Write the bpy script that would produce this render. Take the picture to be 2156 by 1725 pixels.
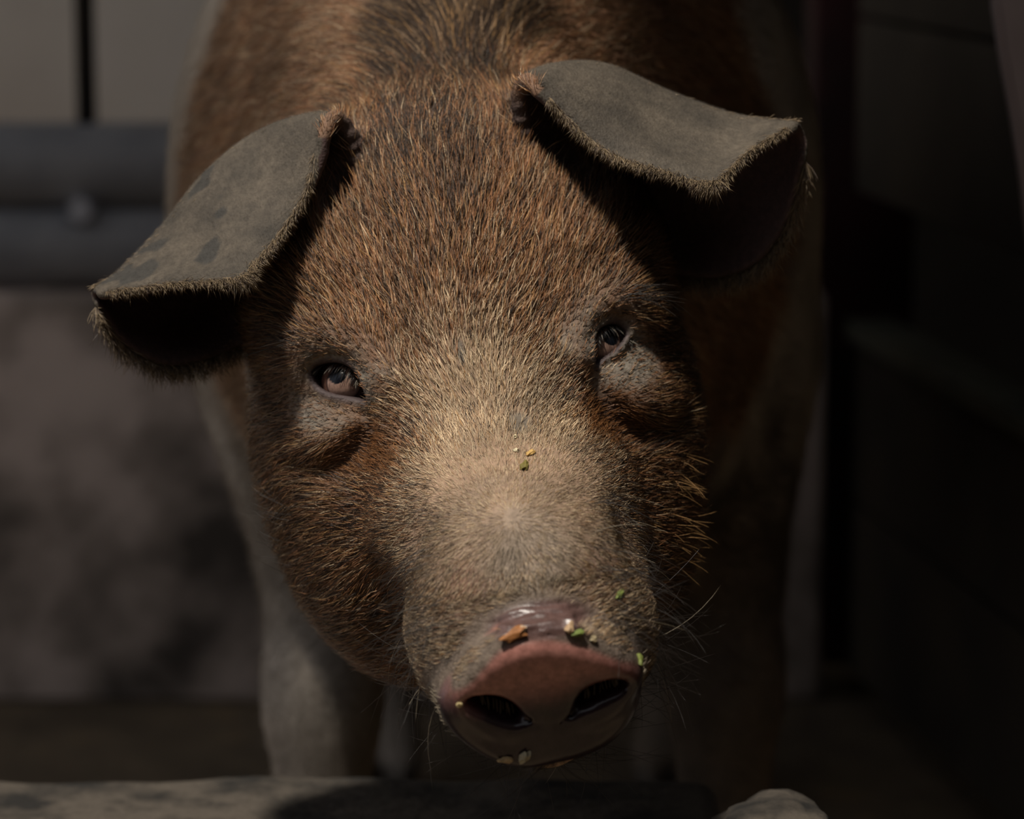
import bpy, math, random, time
import numpy as np
from mathutils import Vector, Matrix, kdtree

T0 = time.time()
random.seed(7)
rng = np.random.default_rng(7)
for o in list(bpy.data.objects):
    bpy.data.objects.remove(o)
scene = bpy.context.scene
C = scene.collection

# ------------------------------------------------------------------ camera
IW, IH = 2156, 1725
LENS, PITCH, CAMZ, DH = 110.0, math.radians(10), 0.81, 1.60
FPX = IW * LENS / 36.0
cam_d = bpy.data.cameras.new('camera')
cam = bpy.data.objects.new('camera', cam_d)
C.objects.link(cam)
cam.location = (0, 0, CAMZ)
cam.rotation_euler = (math.pi / 2 - PITCH, 0, 0)
cam_d.lens = LENS
cam_d.sensor_width = 36
cam_d.dof.use_dof = True
cam_d.dof.focus_distance = 1.535
cam_d.dof.aperture_fstop = 6.0
cam_d.clip_start = 0.05
scene.camera = cam

# ------------------------------------------------------------------ light
world = bpy.data.worlds.new('sky')
scene.world = world
world.use_nodes = True
bg = world.node_tree.nodes['Background']
bg.inputs[0].default_value = (0.92, 0.94, 1.0, 1)
bg.inputs[1].default_value = 0.50
SUN_DIR = Vector((-0.24, -0.29, 0.93)).normalized()
sun_d = bpy.data.lights.new('sun', 'SUN')
sun = bpy.data.objects.new('sun', sun_d)
C.objects.link(sun)
sun.rotation_euler = SUN_DIR.to_track_quat('Z', 'Y').to_euler()
sun.location = (-1.5, -2.5, 4)
sun_d.energy = 5.4
sun_d.angle = math.radians(3.2)
sun_d.color = (1.0, 0.93, 0.82)
vs = scene.view_settings
vs.view_transform = 'Standard'
vs.look = 'None'
vs.gamma = 1
vs.use_curve_mapping = False
vs.exposure = 0.0

# ------------------------------------------------------------------ frames
CAM = np.array([0, 0, CAMZ])
RIGHT = np.array([1.0, 0, 0])
FWD = np.array([0, math.cos(PITCH), -math.sin(PITCH)])
UP = np.array([0, math.sin(PITCH), math.cos(PITCH)])


def ray(px, py):
    return FWD + RIGHT * (px - IW / 2) / FPX - UP * (py - IH / 2) / FPX


def at(px, py, d):
    return CAM + ray(px, py) * d


H = at(997, 760, DH)
ROLL, YAW = math.radians(9.0), math.radians(4.5)
_U = RIGHT * math.cos(ROLL) + UP * math.sin(ROLL)
HV = -RIGHT * math.sin(ROLL) + UP * math.cos(ROLL)
HU = _U * math.cos(YAW) + FWD * math.sin(YAW)
HW = -FWD * math.cos(YAW) + _U * math.sin(YAW)


def hl(u, v, w):
    """head frame (mm: lateral, up the face, towards the snout) to world"""
    return H + (HU * u + HV * v + HW * w) * 0.001


def to_head(P):
    d = (P - H) * 1000
    return d @ HU, d @ HV, d @ HW


# ------------------------------------------------------------------ materials
def new_mat(name):
    m = bpy.data.materials.new(name)
    m.use_nodes = True
    nt = m.node_tree
    return m, nt, nt.nodes['Principled BSDF']


def noise(nt, scale, detail=4, rough=0.55, coord='Object', dist=0.0):
    tc = nt.nodes.new('ShaderNodeTexCoord')
    n = nt.nodes.new('ShaderNodeTexNoise')
    n.inputs['Scale'].default_value = scale
    n.inputs['Detail'].default_value = detail
    n.inputs['Roughness'].default_value = rough
    n.inputs['Distortion'].default_value = dist
    nt.links.new(tc.outputs[coord], n.inputs['Vector'])
    return n


def ramp(nt, src, stops):
    r = nt.nodes.new('ShaderNodeValToRGB')
    els = r.color_ramp.elements
    while len(els) < len(stops):
        els.new(0.5)
    for e, (p, c) in zip(els, stops):
        e.position = p
        e.color = (c[0], c[1], c[2], 1)
    nt.links.new(src, r.inputs[0])
    return r


def bump(nt, b, src, strength, dist):
    n = nt.nodes.new('ShaderNodeBump')
    n.inputs['Strength'].default_value = strength
    n.inputs['Distance'].default_value = dist
    nt.links.new(src, n.inputs['Height'])
    nt.links.new(n.outputs[0], b.inputs['Normal'])
    return n


def mottled(name, stops, scale, rough=0.85, bstr=0.3, bdist=0.004, detail=6, dist=0.0, spec=0.3):
    m, nt, b = new_mat(name)
    n = noise(nt, scale, detail, 0.6, dist=dist)
    r = ramp(nt, n.outputs[0], stops)
    nt.links.new(r.outputs[0], b.inputs['Base Color'])
    b.inputs['Roughness'].default_value = rough
    b.inputs['Specular IOR Level'].default_value = spec
    n2 = noise(nt, scale * 6, 5)
    bump(nt, b, n2.outputs[0], bstr, bdist)
    return m


def mixrgb(nt, fac, a, b, mode='MIX'):
    n = nt.nodes.new('ShaderNodeMix')
    n.data_type = 'RGBA'
    n.blend_type = mode
    for s, v in ((n.inputs[0], fac), (n.inputs[6], a), (n.inputs[7], b)):
        if hasattr(v, 'links'):
            nt.links.new(v, s)
        elif isinstance(v, (int, float)):
            s.default_value = v
        else:
            s.default_value = (v[0], v[1], v[2], 1)
    return n.outputs[2]


# ------------------------------------------------------------------ mesh helpers
def mesh_np(name, verts, faces, mat=None, parent=None, smooth=True, cols=None):
    """faces: (n,3) or (n,4) int array"""
    verts = np.asarray(verts, np.float32)
    faces = np.asarray(faces, np.int32)
    me = bpy.data.meshes.new(name)
    k = faces.shape[1]
    me.vertices.add(len(verts))
    me.vertices.foreach_set('co', verts.ravel())
    me.loops.add(faces.size)
    me.loops.foreach_set('vertex_index', faces.ravel())
    me.polygons.add(len(faces))
    me.polygons.foreach_set('loop_start', np.arange(0, faces.size, k, dtype=np.int32))
    me.polygons.foreach_set('use_smooth', np.full(len(faces), smooth))
    if cols is not None:
        a = me.color_attributes.new('Col', 'FLOAT_COLOR', 'POINT')
        c4 = np.ones((len(verts), 4), np.float32)
        c4[:, :3] = cols
        a.data.foreach_set('color', c4.ravel())
    me.update(calc_edges=True)
    if mat:
        me.materials.append(mat)
    o = bpy.data.objects.new(name, me)
    C.objects.link(o)
    if parent:
        o.parent = parent
    return o


def tag(o, label=None, cat=None, group=None, kind=None):
    for k, v in (('label', label), ('category', cat), ('group', group), ('kind', kind)):
        if v:
            o[k] = v
    return o


import bmesh


def bm_obj(name, bm, mat, parent=None, smooth=False, loc=None):
    me = bpy.data.meshes.new(name)
    bmesh.ops.recalc_face_normals(bm, faces=bm.faces)
    bm.to_mesh(me)
    bm.free()
    if smooth:
        me.polygons.foreach_set('use_smooth', np.full(len(me.polygons), True))
    me.materials.append(mat)
    o = bpy.data.objects.new(name, me)
    C.objects.link(o)
    if loc is not None:
        o.location = loc
    if parent:
        o.parent = parent
    return o


def box_bm(lo, hi, bevel=0.0, seg=2, cuts=0):
    bm = bmesh.new()
    bmesh.ops.create_cube(bm, size=1)
    lo, hi = Vector(lo), Vector(hi)
    for v in bm.verts:
        v.co = Vector([lo[i] + (v.co[i] + 0.5) * (hi[i] - lo[i]) for i in range(3)])
    if bevel:
        bmesh.ops.bevel(bm, geom=list(bm.edges), offset=bevel, segments=seg, affect='EDGES', profile=0.6)
    return bm


def box(name, lo, hi, mat, parent=None, bevel=0.0, jitter=0.0):
    lo, hi = Vector(lo), Vector(hi)
    c = Vector(((lo.x + hi.x) / 2, (lo.y + hi.y) / 2, lo.z))
    return bm_obj(name, box_bm(lo - c, hi - c, bevel), mat, parent, bool(bevel), c)


HAIR_DENSITY = 1.0
# ================================================================== SETTING
M_floor = mottled('dirt_floor', [(0.3, (0.07, 0.052, 0.034)), (0.6, (0.13, 0.096, 0.06)), (0.8, (0.22, 0.145, 0.07))], 9, 0.9, 0.5, 0.01)
M_plaster = mottled('pale_plaster', [(0.25, (0.62, 0.54, 0.46)), (0.55, (0.76, 0.68, 0.58)), (0.8, (0.80, 0.71, 0.63))], 3.0, 0.9)
M_stain = mottled('stained_concrete', [(0.30, (0.075, 0.062, 0.052)), (0.44, (0.29, 0.235, 0.20)), (0.55, (0.50, 0.405, 0.355)), (0.8, (0.60, 0.49, 0.425))], 7.0, 0.9, detail=5)
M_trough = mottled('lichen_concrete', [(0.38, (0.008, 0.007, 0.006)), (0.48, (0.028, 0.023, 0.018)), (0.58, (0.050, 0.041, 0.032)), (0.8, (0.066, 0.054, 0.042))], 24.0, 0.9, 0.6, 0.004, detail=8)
M_black = mottled('black_steel', [(0.3, (0.23, 0.235, 0.255)), (0.7, (0.36, 0.365, 0.38))], 14, 0.5, 0.15, 0.001, spec=0.5)
M_rust = mottled('dark_rod', [(0.3, (0.010, 0.009, 0.009)), (0.7, (0.022, 0.019, 0.017))], 30, 0.6, 0.2, 0.001)
M_steel = mottled('bolt_steel', [(0.3, (0.25, 0.25, 0.28)), (0.7, (0.4, 0.4, 0.43))], 40, 0.4, 0.1, 0.001, spec=0.6)
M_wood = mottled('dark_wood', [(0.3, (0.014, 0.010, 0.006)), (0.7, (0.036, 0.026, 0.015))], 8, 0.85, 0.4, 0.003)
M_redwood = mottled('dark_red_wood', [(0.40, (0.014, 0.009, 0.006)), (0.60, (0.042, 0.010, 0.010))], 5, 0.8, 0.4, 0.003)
M_green = mottled('weathered_capping', [(0.3, (0.045, 0.045, 0.032)), (0.7, (0.085, 0.083, 0.06))], 12, 0.85, 0.3, 0.003)
M_pale = mottled('pale_pinkish_grey', [(0.3, (0.20, 0.155, 0.145)), (0.7, (0.28, 0.22, 0.21))], 6, 0.8, 0.2, 0.002)
M_roof = mottled('roof_sheet', [(0.3, (0.10, 0.09, 0.08)), (0.7, (0.16, 0.145, 0.13))], 4, 0.8)
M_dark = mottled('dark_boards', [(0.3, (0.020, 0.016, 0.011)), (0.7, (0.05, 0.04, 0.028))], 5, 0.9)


def struct(o):
    o['kind'] = 'structure'
    return o


ROOF_Y = 1.25
struct(box('floor', (-3.2, -1.2, -0.12), (1.9, 4.0, 0.0), M_floor))
struct(box('wall_back', (-3.2, 3.72, 0), (0.30, 3.86, 2.5), M_plaster))
struct(box('wall_back_dark', (0.30, 3.70, 0), (1.9, 3.86, 2.5), M_dark))  # added dark panel, stands in for the black shade behind the fence gap
struct(box('right_light_blocker', (0.86, -0.9, 0), (0.98, 3.70, 2.5), M_dark))  # unseen wall, set close and carried forward to block light from the right
# unseen roof; its edge and invented gap shape the sun on head and shoulder
struct(box('shade_roof', (-1.45, 1.60, 2.5), (1.9, 3.86, 2.56), M_roof))
struct(box('shade_roof', (-1.45, ROOF_Y, 2.5), (-0.68, 1.60, 2.56), M_roof))
struct(box('shade_roof', (-0.46, ROOF_Y, 2.5), (1.9, 1.60, 2.56), M_roof))
struct(box('front_sky_blocker', (-3.2, -1.3, 0), (1.9, -1.2, 2.5), M_dark))  # unseen wall behind the camera, added to cut low sky light

# low concrete partition behind the pig, on the left
low = box('partition_wall', (-2.4, 2.95, 0), (0.30, 3.07, 0.40), M_stain, None, 0.008)
tag(low, 'low stained grey concrete partition wall behind the pig', 'wall')


def pipe_bm(p, q, r, seg=28):
    bm = bmesh.new()
    p, q = Vector(p), Vector(q)
    L = (q - p).length
    bmesh.ops.create_cone(bm, cap_ends=True, segments=seg, radius1=r, radius2=r, depth=L)
    bmesh.ops.bevel(bm, geom=[e for e in bm.edges if len(e.link_faces) == 2 and e.calc_face_angle(0) > 1.2], offset=r * 0.12, segments=2, affect='EDGES')
    M = (q - p).to_track_quat('Z', 'Y').to_matrix().to_4x4()
    bmesh.ops.transform(bm, matrix=Matrix.Translation((p + q) / 2) @ M, verts=bm.verts)
    return bm


RY = 3.01
rail = bpy.data.objects.new('pipe_railing', None)
C.objects.link(rail)
rail.location = (-1.0, RY, 0.40)
tag(rail, 'black painted pipe railing with a thin dark upright on the concrete partition', 'railing')


def sub(name, bm, mat, parent, smooth=True):
    o = bm_obj(name, bm, mat, None, smooth)
    o.parent = parent
    o.matrix_parent_inverse = Matrix.Translation(-parent.location)
    return o


z_lo, z_hi = 0.4395, 0.5195
sub('lower_pipe', pipe_bm((-2.3, RY, z_lo), (0.28, RY, z_lo), 0.0395), M_black, rail)
sub('upper_pipe', pipe_bm((-2.3, RY, z_hi), (0.28, RY, z_hi), 0.0405), M_black, rail)
ux = float(at(195, 110, 3.05)[0])
sub('upright', pipe_bm((ux, RY, z_hi + 0.03), (ux, RY, 1.75), 0.0098, 16), M_rust, rail)
for k, dx in enumerate((0.0,)):
    bx_ = float(at(170, 385, 2.98)[0])
    bb = pipe_bm((bx_, RY - 0.046, (z_lo + z_hi) / 2), (bx_, RY - 0.012, (z_lo + z_hi) / 2), 0.013, 6)
    bolt = sub('bolt', bb, M_steel, rail, False)
    bolt['label'] = 'shiny bolt between the two pipes'

# trough wall the pig leans its head over
t_z = 0.28
x_end = float(at(1535, 1690, 1.72)[0])
bm = box_bm((-1.1, 1.58, 0), (x_end, 1.765, t_z), 0.012, 3)
bmesh.ops.subdivide_edges(bm, edges=[e for e in bm.edges if e.calc_length() > 0.5], cuts=60, use_grid_fill=True)
for v in bm.verts:
    if v.co.z > t_z - 0.03:
        v.co.z += 0.0012 * math.sin(v.co.x * 31) + 0.0008 * math.sin(v.co.x * 77 + 1) + 0.003 * math.exp(-((v.co.x + 0.1) / 0.08) ** 2)
        v.co.y += 0.0015 * math.sin(v.co.x * 23 + 2)
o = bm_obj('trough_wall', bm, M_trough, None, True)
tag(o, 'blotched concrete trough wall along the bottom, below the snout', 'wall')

# broken lump at the right end of the trough
bm = bmesh.new()
bmesh.ops.create_icosphere(bm, subdivisions=3, radius=1)
c = at(1640, 1745, 1.62)
for v in bm.verts:
    n = v.co.normalized()
    k = 1 + 0.12 * math.sin(5 * n.x + 2 * n.y) + 0.10 * math.sin(7 * n.z - 3 * n.x) + 0.05 * math.sin(13 * n.y + 9 * n.x)
    v.co = Vector((n.x * 0.030 * k, n.y * 0.05 * k, n.z * 0.013 * k))
top = c[2]
lump = bm_obj('concrete_lump', bm, M_trough, None, True, Vector((c[0], c[1], c[2])))
tag(lump, 'small pale broken lump of concrete on a dark block at the bottom right', 'stone')
blk_o = box('concrete_block', (c[0] - 0.028, c[1] - 0.10, 0), (c[0] + 0.06, c[1] + 0.02, c[2] - 0.008), M_wood, None, 0.008)
tag(blk_o, 'dark block standing past the end of the trough wall', 'block')

# post and boarded pen side on the right
px0, px1 = float(at(1692, 600, 3.2)[0]), float(at(1905, 300, 3.2)[0])
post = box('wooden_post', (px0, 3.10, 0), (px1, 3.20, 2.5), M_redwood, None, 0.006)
tag(post, 'dark reddish timber post standing right behind the pig', 'post')

fence = bpy.data.objects.new('board_fence', None)
C.objects.link(fence)
A0, A1 = Vector((0.347 - 0.005, 2.98, 0)), Vector((0.347 + 0.16 * 2.2, 0.75, 0))
fence.location = A1.lerp(A0, 0.5)
fence.rotation_euler[2] = math.atan2(A0.y - A1.y, A0.x - A1.x)
tag(fence, 'dark boarded pen side with open gap, running along the right', 'fence')
hl_ = (A0 - A1).length / 2
for name, z0, z1, th, mat in (('board', 0.03, 0.195, 0.03, M_wood), ('board', 0.199, 0.355, 0.03, M_wood), ('capping', 0.355, 0.374, 0.05, M_green),
                              ('board', 0.497, 0.66, 0.03, M_dark), ('board', 0.664, 0.83, 0.03, M_dark), ('board', 0.834, 1.0, 0.03, M_dark)):
    bm_obj(name, box_bm((-hl_, -th / 2, z0), (hl_, th / 2, z1), 0.003), mat, fence, True)
for q in (-hl_ + 0.05, -0.4, 0.3):
    bm_obj('fence_post', box_bm((q, -0.085, 0.0), (q + 0.07, -0.015, 1.1), 0.004), M_wood, fence, True)

# pale shape of unknown kind at the right edge, built as a board
ol = [(2070, -320), (2076, 0), (2094, 110), (2122, 240), (2145, 370), (2160, 480), (2190, 640), (2215, 900), (2225, 1500), (2228, 2160),
      (2330, 2160), (2330, -320)]
bm = bmesh.new()
pts = catmull_px = [at(x, y, 2.0) for x, y in ol]
vsA = [bm.verts.new((p[0], 1.98, max(p[2] if i not in (9, 10) else 0.0, 0.0))) for i, p in enumerate(pts)]
f = bm.faces.new(vsA)
r = bmesh.ops.extrude_face_region(bm, geom=[f])
for v in r['geom']:
    if isinstance(v, bmesh.types.BMVert):
        v.co.y += 0.022
bmesh.ops.bevel(bm, geom=list(bm.edges), offset=0.004, segments=2, affect='EDGES')
o = bm_obj('pale_shape', bm, M_pale, None, False)
tag(o, 'unidentified pale pinkish-grey shape with a curved edge at the upper right edge', 'board')
print('setting', round(time.time() - T0, 1))

# ================================================================== PIG
# signed distance field on a rectilinear grid (fine round the head), meshed
# once into one continuous skin
FINE = 0.0017


def axis(lo, hi, flo, fhi, grow=1.13, mx=0.016):
    mid = np.arange(flo, fhi, FINE)
    l, r, st = [], [], FINE
    x = mid[0]
    while x > lo:
        st = min(st * grow, mx)
        x -= st
        l.append(x)
    st, x = FINE, mid[-1]
    while x < hi:
        st = min(st * grow, mx)
        x += st
        r.append(x)
    return np.array(l[::-1] + list(mid) + r, np.float32)


XS = axis(-0.36, 0.36, -0.225, 0.165)
YS = axis(1.33, 2.95, 1.385, 1.665)
ZS = axis(-0.03, 0.88, 0.345, 0.715)
D = np.full((len(XS), len(YS), len(ZS)), 0.5, np.float32)


def blk(c, r):
    r = np.broadcast_to(r, 3)
    sl = []
    for A, ci, ri in zip((XS, YS, ZS), c, r):
        i0, i1 = np.searchsorted(A, [ci - ri, ci + ri])
        sl.append(slice(max(i0 - 1, 0), min(i1 + 1, len(A))))
    return tuple(sl)


def grid(sl):
    return XS[sl[0]][:, None, None], YS[sl[1]][None, :, None], ZS[sl[2]][None, None, :]


def local(sl, c, axes):
    """coordinates along given unit axes (world), origin c, metres"""
    x, y, z = grid(sl)
    x, y, z = x - np.float32(c[0]), y - np.float32(c[1]), z - np.float32(c[2])
    return [x * np.float32(a[0]) + y * np.float32(a[1]) + z * np.float32(a[2]) for a in axes]


def smin(a, b, k):
    h = np.maximum(k - np.abs(a - b), 0) / k
    return np.minimum(a, b) - h * h * (k * 0.25)


def put(sl, d, k, sub=False):
    if sub:
        D[sl] = -smin(-D[sl], d, k)
    else:
        D[sl] = smin(D[sl], d, k)


WORLD_AX = np.eye(3)
HEAD_AX = (HU, HV, HW)


def ellipsoid(c, r, k=0.02, axes=WORLD_AX, sub=False):
    sl = blk(c, max(r) + k)
    p, q, s = local(sl, c, axes)
    k0 = np.sqrt((p / r[0]) ** 2 + (q / r[1]) ** 2 + (s / r[2]) ** 2)
    k1 = np.sqrt((p / r[0] ** 2) ** 2 + (q / r[1] ** 2) ** 2 + (s / r[2] ** 2) ** 2) + 1e-6
    put(sl, (k0 * (k0 - 1) / k1).astype(np.float32), k, sub)


def he(u, v, w, a, b, c, k=20, sub=False, tilt=0.0):
    """ellipsoid in the head frame, mm; tilt (deg) turns it about the lateral axis"""
    t = math.radians(tilt)
    ax = (HU, HV * math.cos(t) + HW * math.sin(t), HW * math.cos(t) - HV * math.sin(t))
    ellipsoid(hl(u, v, w), (a / 1000, b / 1000, c / 1000), k / 1000, ax, sub)


def cone(p, q, r0, r1, k=0.02, sub=False, flat=None):
    """capsule with a radius at each end; flat=(axis, factor) squeezes it"""
    p, q = np.asarray(p, float), np.asarray(q, float)
    sl = blk((p + q) / 2, np.abs(q - p) / 2 + max(r0, r1) + k)
    x, y, z = local(sl, p, WORLD_AX)
    d = (q - p).astype(np.float32)
    L2 = float(d @ d)
    t = np.clip((x * d[0] + y * d[1] + z * d[2]) / L2, 0, 1)
    dx, dy, dz = x - t * d[0], y - t * d[1], z - t * d[2]
    if flat is None:
        dist = np.sqrt(dx * dx + dy * dy + dz * dz)
    else:
        a, f = flat
        al = dx * np.float32(a[0]) + dy * np.float32(a[1]) + dz * np.float32(a[2])
        dist = np.sqrt(np.maximum(dx * dx + dy * dy + dz * dz + al * al * (f * f - 1), 0))
    put(sl, (dist - (r0 + (r1 - r0) * t)).astype(np.float32), k, sub)


def tube(pts, rad, k=0.004, sub=False):
    rad = np.broadcast_to(rad, len(pts))
    lo, hi = np.min(pts, 0), np.max(pts, 0)
    sl = blk((lo + hi) / 2, (hi - lo) / 2 + max(rad) + k)
    best = None
    for p, q, r0, r1 in zip(pts[:-1], pts[1:], rad[:-1], rad[1:]):
        x, y, z = local(sl, p, WORLD_AX)
        d = (np.asarray(q) - p).astype(np.float32)
        t = np.clip((x * d[0] + y * d[1] + z * d[2]) / float(d @ d), 0, 1)
        dd = np.sqrt((x - t * d[0]) ** 2 + (y - t * d[1]) ** 2 + (z - t * d[2]) ** 2) - (r0 + (r1 - r0) * t)
        best = dd if best is None else np.minimum(best, dd)
    put(sl, best.astype(np.float32), k, sub)


def poly_sd(px, py, poly):
    """2D signed distance to a closed polygon (negative inside)"""
    d = np.full(np.broadcast(px, py).shape, 1e9, np.float32)
    inside = np.zeros(d.shape, bool)
    n = len(poly)
    for i in range(n):
        ax, ay = poly[i - 1]
        bx, by = poly[i]
        ex, ey = bx - ax, by - ay
        t = np.clip(((px - ax) * ex + (py - ay) * ey) / (ex * ex + ey * ey), 0, 1)
        d = np.minimum(d, (px - ax - t * ex) ** 2 + (py - ay - t * ey) ** 2)
        cr = ((ay > py) != (by > py)) & (px < (bx - ax) * (py - ay) / (by - ay + 1e-12) + ax)
        inside ^= cr
    d = np.sqrt(d)
    return np.where(inside, -d, d)


def samp(P):
    """trilinear sample of the field"""
    P = np.atleast_2d(P)
    out = 0
    ij, fr = [], []
    for A, c in zip((XS, YS, ZS), P.T):
        f = np.interp(c, A, np.arange(len(A)))
        i = np.clip(f.astype(int), 0, len(A) - 2)
        ij.append(i)
        fr.append(f - i)
    for a in (0, 1):
        for b in (0, 1):
            for c in (0, 1):
                wgt = (fr[0] if a else 1 - fr[0]) * (fr[1] if b else 1 - fr[1]) * (fr[2] if c else 1 - fr[2])
                out = out + wgt * D[ij[0] + a, ij[1] + b, ij[2] + c]
    return out


def grad(p, e=0.004):
    g = np.array([samp(p + d)[0] - samp(p - d)[0] for d in np.eye(3) * e])
    return g / np.linalg.norm(g)


def hit(px, py, d0=1.36, d1=2.4):
    """first skin point along the line of sight through a photograph pixel"""
    ds = np.arange(d0, d1, 0.001)
    P = CAM + ray(px, py) * ds[:, None]
    s = samp(P)
    i = np.argmax(s < 0)
    if s[i] >= 0:
        return None
    t = s[i - 1] / (s[i - 1] - s[i]) if i else 0
    return P[i - 1] + (P[i] - P[i - 1]) * t


def catmull(P, n):
    """P (k, m) -> dense (n, m) along first axis"""
    P = np.asarray(P, float)
    k = len(P)
    t = np.linspace(0, k - 1, n)
    i = np.clip(t.astype(int), 0, k - 2)
    f = (t - i)[(...,) + (None,) * (P.ndim - 1)]
    p0 = P[np.maximum(i - 1, 0)]
    p1, p2 = P[i], P[i + 1]
    p3 = P[np.minimum(i + 2, k - 1)]
    return 0.5 * (2 * p1 + (p2 - p0) * f + (2 * p0 - 5 * p1 + 4 * p2 - p3) * f * f + (3 * p1 - p0 - 3 * p2 + p3) * f ** 3)


def spts(pts, n=16, lift=0.0):
    """a smooth line over the skin through photograph pixels"""
    w = []
    for x, y in catmull(pts, n):
        p = hit(x, y)
        if p is not None:
            w.append(p + (grad(p) * lift if lift else 0))
    return w


# ---- trunk, neck and legs (world, metres)
BX = -0.012
ellipsoid((BX, 2.13, 0.60), (0.208, 0.27, 0.262), 0.05)
ellipsoid((BX, 2.10, 0.50), (0.185, 0.22, 0.19), 0.05)
ellipsoid((BX + 0.01, 2.42, 0.58), (0.222, 0.42, 0.265), 0.06)
ellipsoid((BX + 0.015, 2.63, 0.58), (0.19, 0.22, 0.25), 0.06)
cone(hl(0, 10, -110), (BX, 2.06, 0.58), 0.105, 0.19, 0.07)
cone(hl(0, -50, -100), (BX, 2.0, 0.48), 0.085, 0.14, 0.06)
cone(hl(0, 62, -86), (BX - 0.005, 1.98, 0.715), 0.082, 0.135, 0.06)
for sx, fy, ly in ((-0.127, 2.07, 2.03), (0.145, 2.08, 2.06), (-0.115, 2.62, 2.66), (0.14, 2.62, 2.64)):
    hind = fy > 2.4
    s = 1 if sx > 0 else -1
    cone((sx * 0.88, fy + 0.01, 0.46), (sx, ly, 0.25), 0.068 if not hind else 0.12, 0.035, 0.06)
    cone((sx, ly, 0.26), (sx, ly + (0.03 if hind else -0.005), 0.10), 0.035, 0.031, 0.03)
    cone((sx, ly + (0.03 if hind else -0.005), 0.11), (sx, ly - 0.01, 0.045), 0.031, 0.033, 0.02)
    for h in (-1, 1):
        cone((sx + h * 0.017, ly - 0.012, 0.05), (sx + h * 0.019, ly - 0.045, 0.014), 0.022, 0.014, 0.008)
        cone((sx + h * 0.022, ly + 0.035, 0.06), (sx + h * 0.022, ly + 0.042, 0.045), 0.01, 0.007, 0.008)
tl = [np.array([BX + 0.015 + 0.035 * math.sin(t * 5), 2.835 + 0.02 * math.cos(t * 5) + 0.01 * t, 0.66 - 0.13 * t]) for t in np.linspace(0, 1, 9)]
tube(tl, np.linspace(0.018, 0.006, 9), 0.02)
print('body', round(time.time() - T0, 1))

# ---- head (mm in the head frame)
he(0, 42, -68, 103, 100, 96, 25)            # cranium
he(0, 68, -52, 80, 62, 64, 30)              # poll
he(0, -18, -36, 96, 90, 78, 25)             # mid face
for s in (-1, 1):
    he(s * 55, -48, -48, 60, 88, 72, 30)    # jowl
    he(s * 38, -100, -22, 56, 62, 62, 30)   # lower cheek
    he(s * 60, 40, -25, 42, 36, 40, 30)     # brow
cone(hl(0, -58, 6), hl(0, -132, 112), 0.057, 0.050, 0.028)      # muzzle
cone(hl(0, -98, 52), hl(0, -116, 112), 0.046, 0.046, 0.03)
for s in (-1, 1):
    cone(hl(s * 28, -75, 55), hl(s * 22, -140, 120), 0.033, 0.031, 0.02)    # sides of the muzzle
cone(hl(0, -105, 20), hl(0, -180, 106), 0.045, 0.020, 0.02)     # lower jaw

# ---- snout disc
DN = np.array([0, -0.55, 0.835])
DB = np.array([0, 0.835, 0.55])
dn = HU * DN[0] + HV * DN[1] + HW * DN[2]
db = HU * DB[0] + HV * DB[1] + HW * DB[2]
DC = hl(0, -160, 150)


def on_disc(px, py, off=0.0):
    r = ray(px, py)
    t = ((DC + dn * off - CAM) @ dn) / (r @ dn)
    p = CAM + r * t
    return p, np.array([(p - DC) @ HU, (p - DC) @ db])


DISC = [(925, 1500), (945, 1462), (985, 1427), (1012, 1392), (1045, 1355), (1090, 1333), (1150, 1326), (1205, 1333),
        (1255, 1352), (1300, 1374), (1335, 1388), (1355, 1415), (1358, 1450), (1347, 1495), (1322, 1535), (1280, 1568),
        (1225, 1590), (1165, 1603), (1110, 1615), (1060, 1612), (1005, 1592), (960, 1562), (935, 1532)]
disc2 = np.array([on_disc(x, y, 0.004)[1] for x, y in DISC])
disc2 = catmull(np.vstack([disc2, disc2[:1]]), 70)[:-1]
sl = blk(DC, 0.085)
a_, b_, n_ = local(sl, DC, (HU, db, dn))
d2 = poly_sd(a_ + 0 * b_ + 0 * n_, b_ + 0 * a_ + 0 * n_, disc2)
tt, rr = 0.013, 0.011
n2_ = n_ + 7.0 * (a_ ** 2 + b_ ** 2) * 0.45 + 0.10 * b_                 # slightly domed, leaning back at the top
q1 = d2 + rr
q2 = np.abs(n2_) - (tt - rr)
dd = np.minimum(np.maximum(q1, q2), 0) + np.sqrt(np.maximum(q1, 0) ** 2 + np.maximum(q2, 0) ** 2) - rr
# groove behind the rim, then the disc itself
put(sl, dd.astype(np.float32), 0.006)
rim = [on_disc(x, y, 0.004)[0] for x, y in [(1003, 1425), (1045, 1382), (1095, 1358), (1150, 1350), (1208, 1358), (1265, 1382), (1320, 1412)]]
groove = [on_disc(x, y, -0.004)[0] for x, y in [(1000, 1385), (1035, 1340), (1085, 1315), (1150, 1305), (1210, 1315), (1262, 1335), (1310, 1362)]]
tube(catmull(groove, 14), 0.0035, 0.007, sub=True)
tube([p + dn * 0.002 for p in catmull(rim, 14)], np.array([5, 7, 8.5, 9.5, 10, 10.5, 10.5, 10.5, 10.5, 10, 9.5, 8.5, 7, 5]) / 1000, 0.010)
ellipsoid(on_disc(1148, 1402, 0.001)[0], (0.036, 0.017, 0.0125), 0.012, (HU, db, dn))
ellipsoid(on_disc(1145, 1470, 0.0)[0], (0.013, 0.024, 0.012), 0.010, (HU, db, dn))
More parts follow.
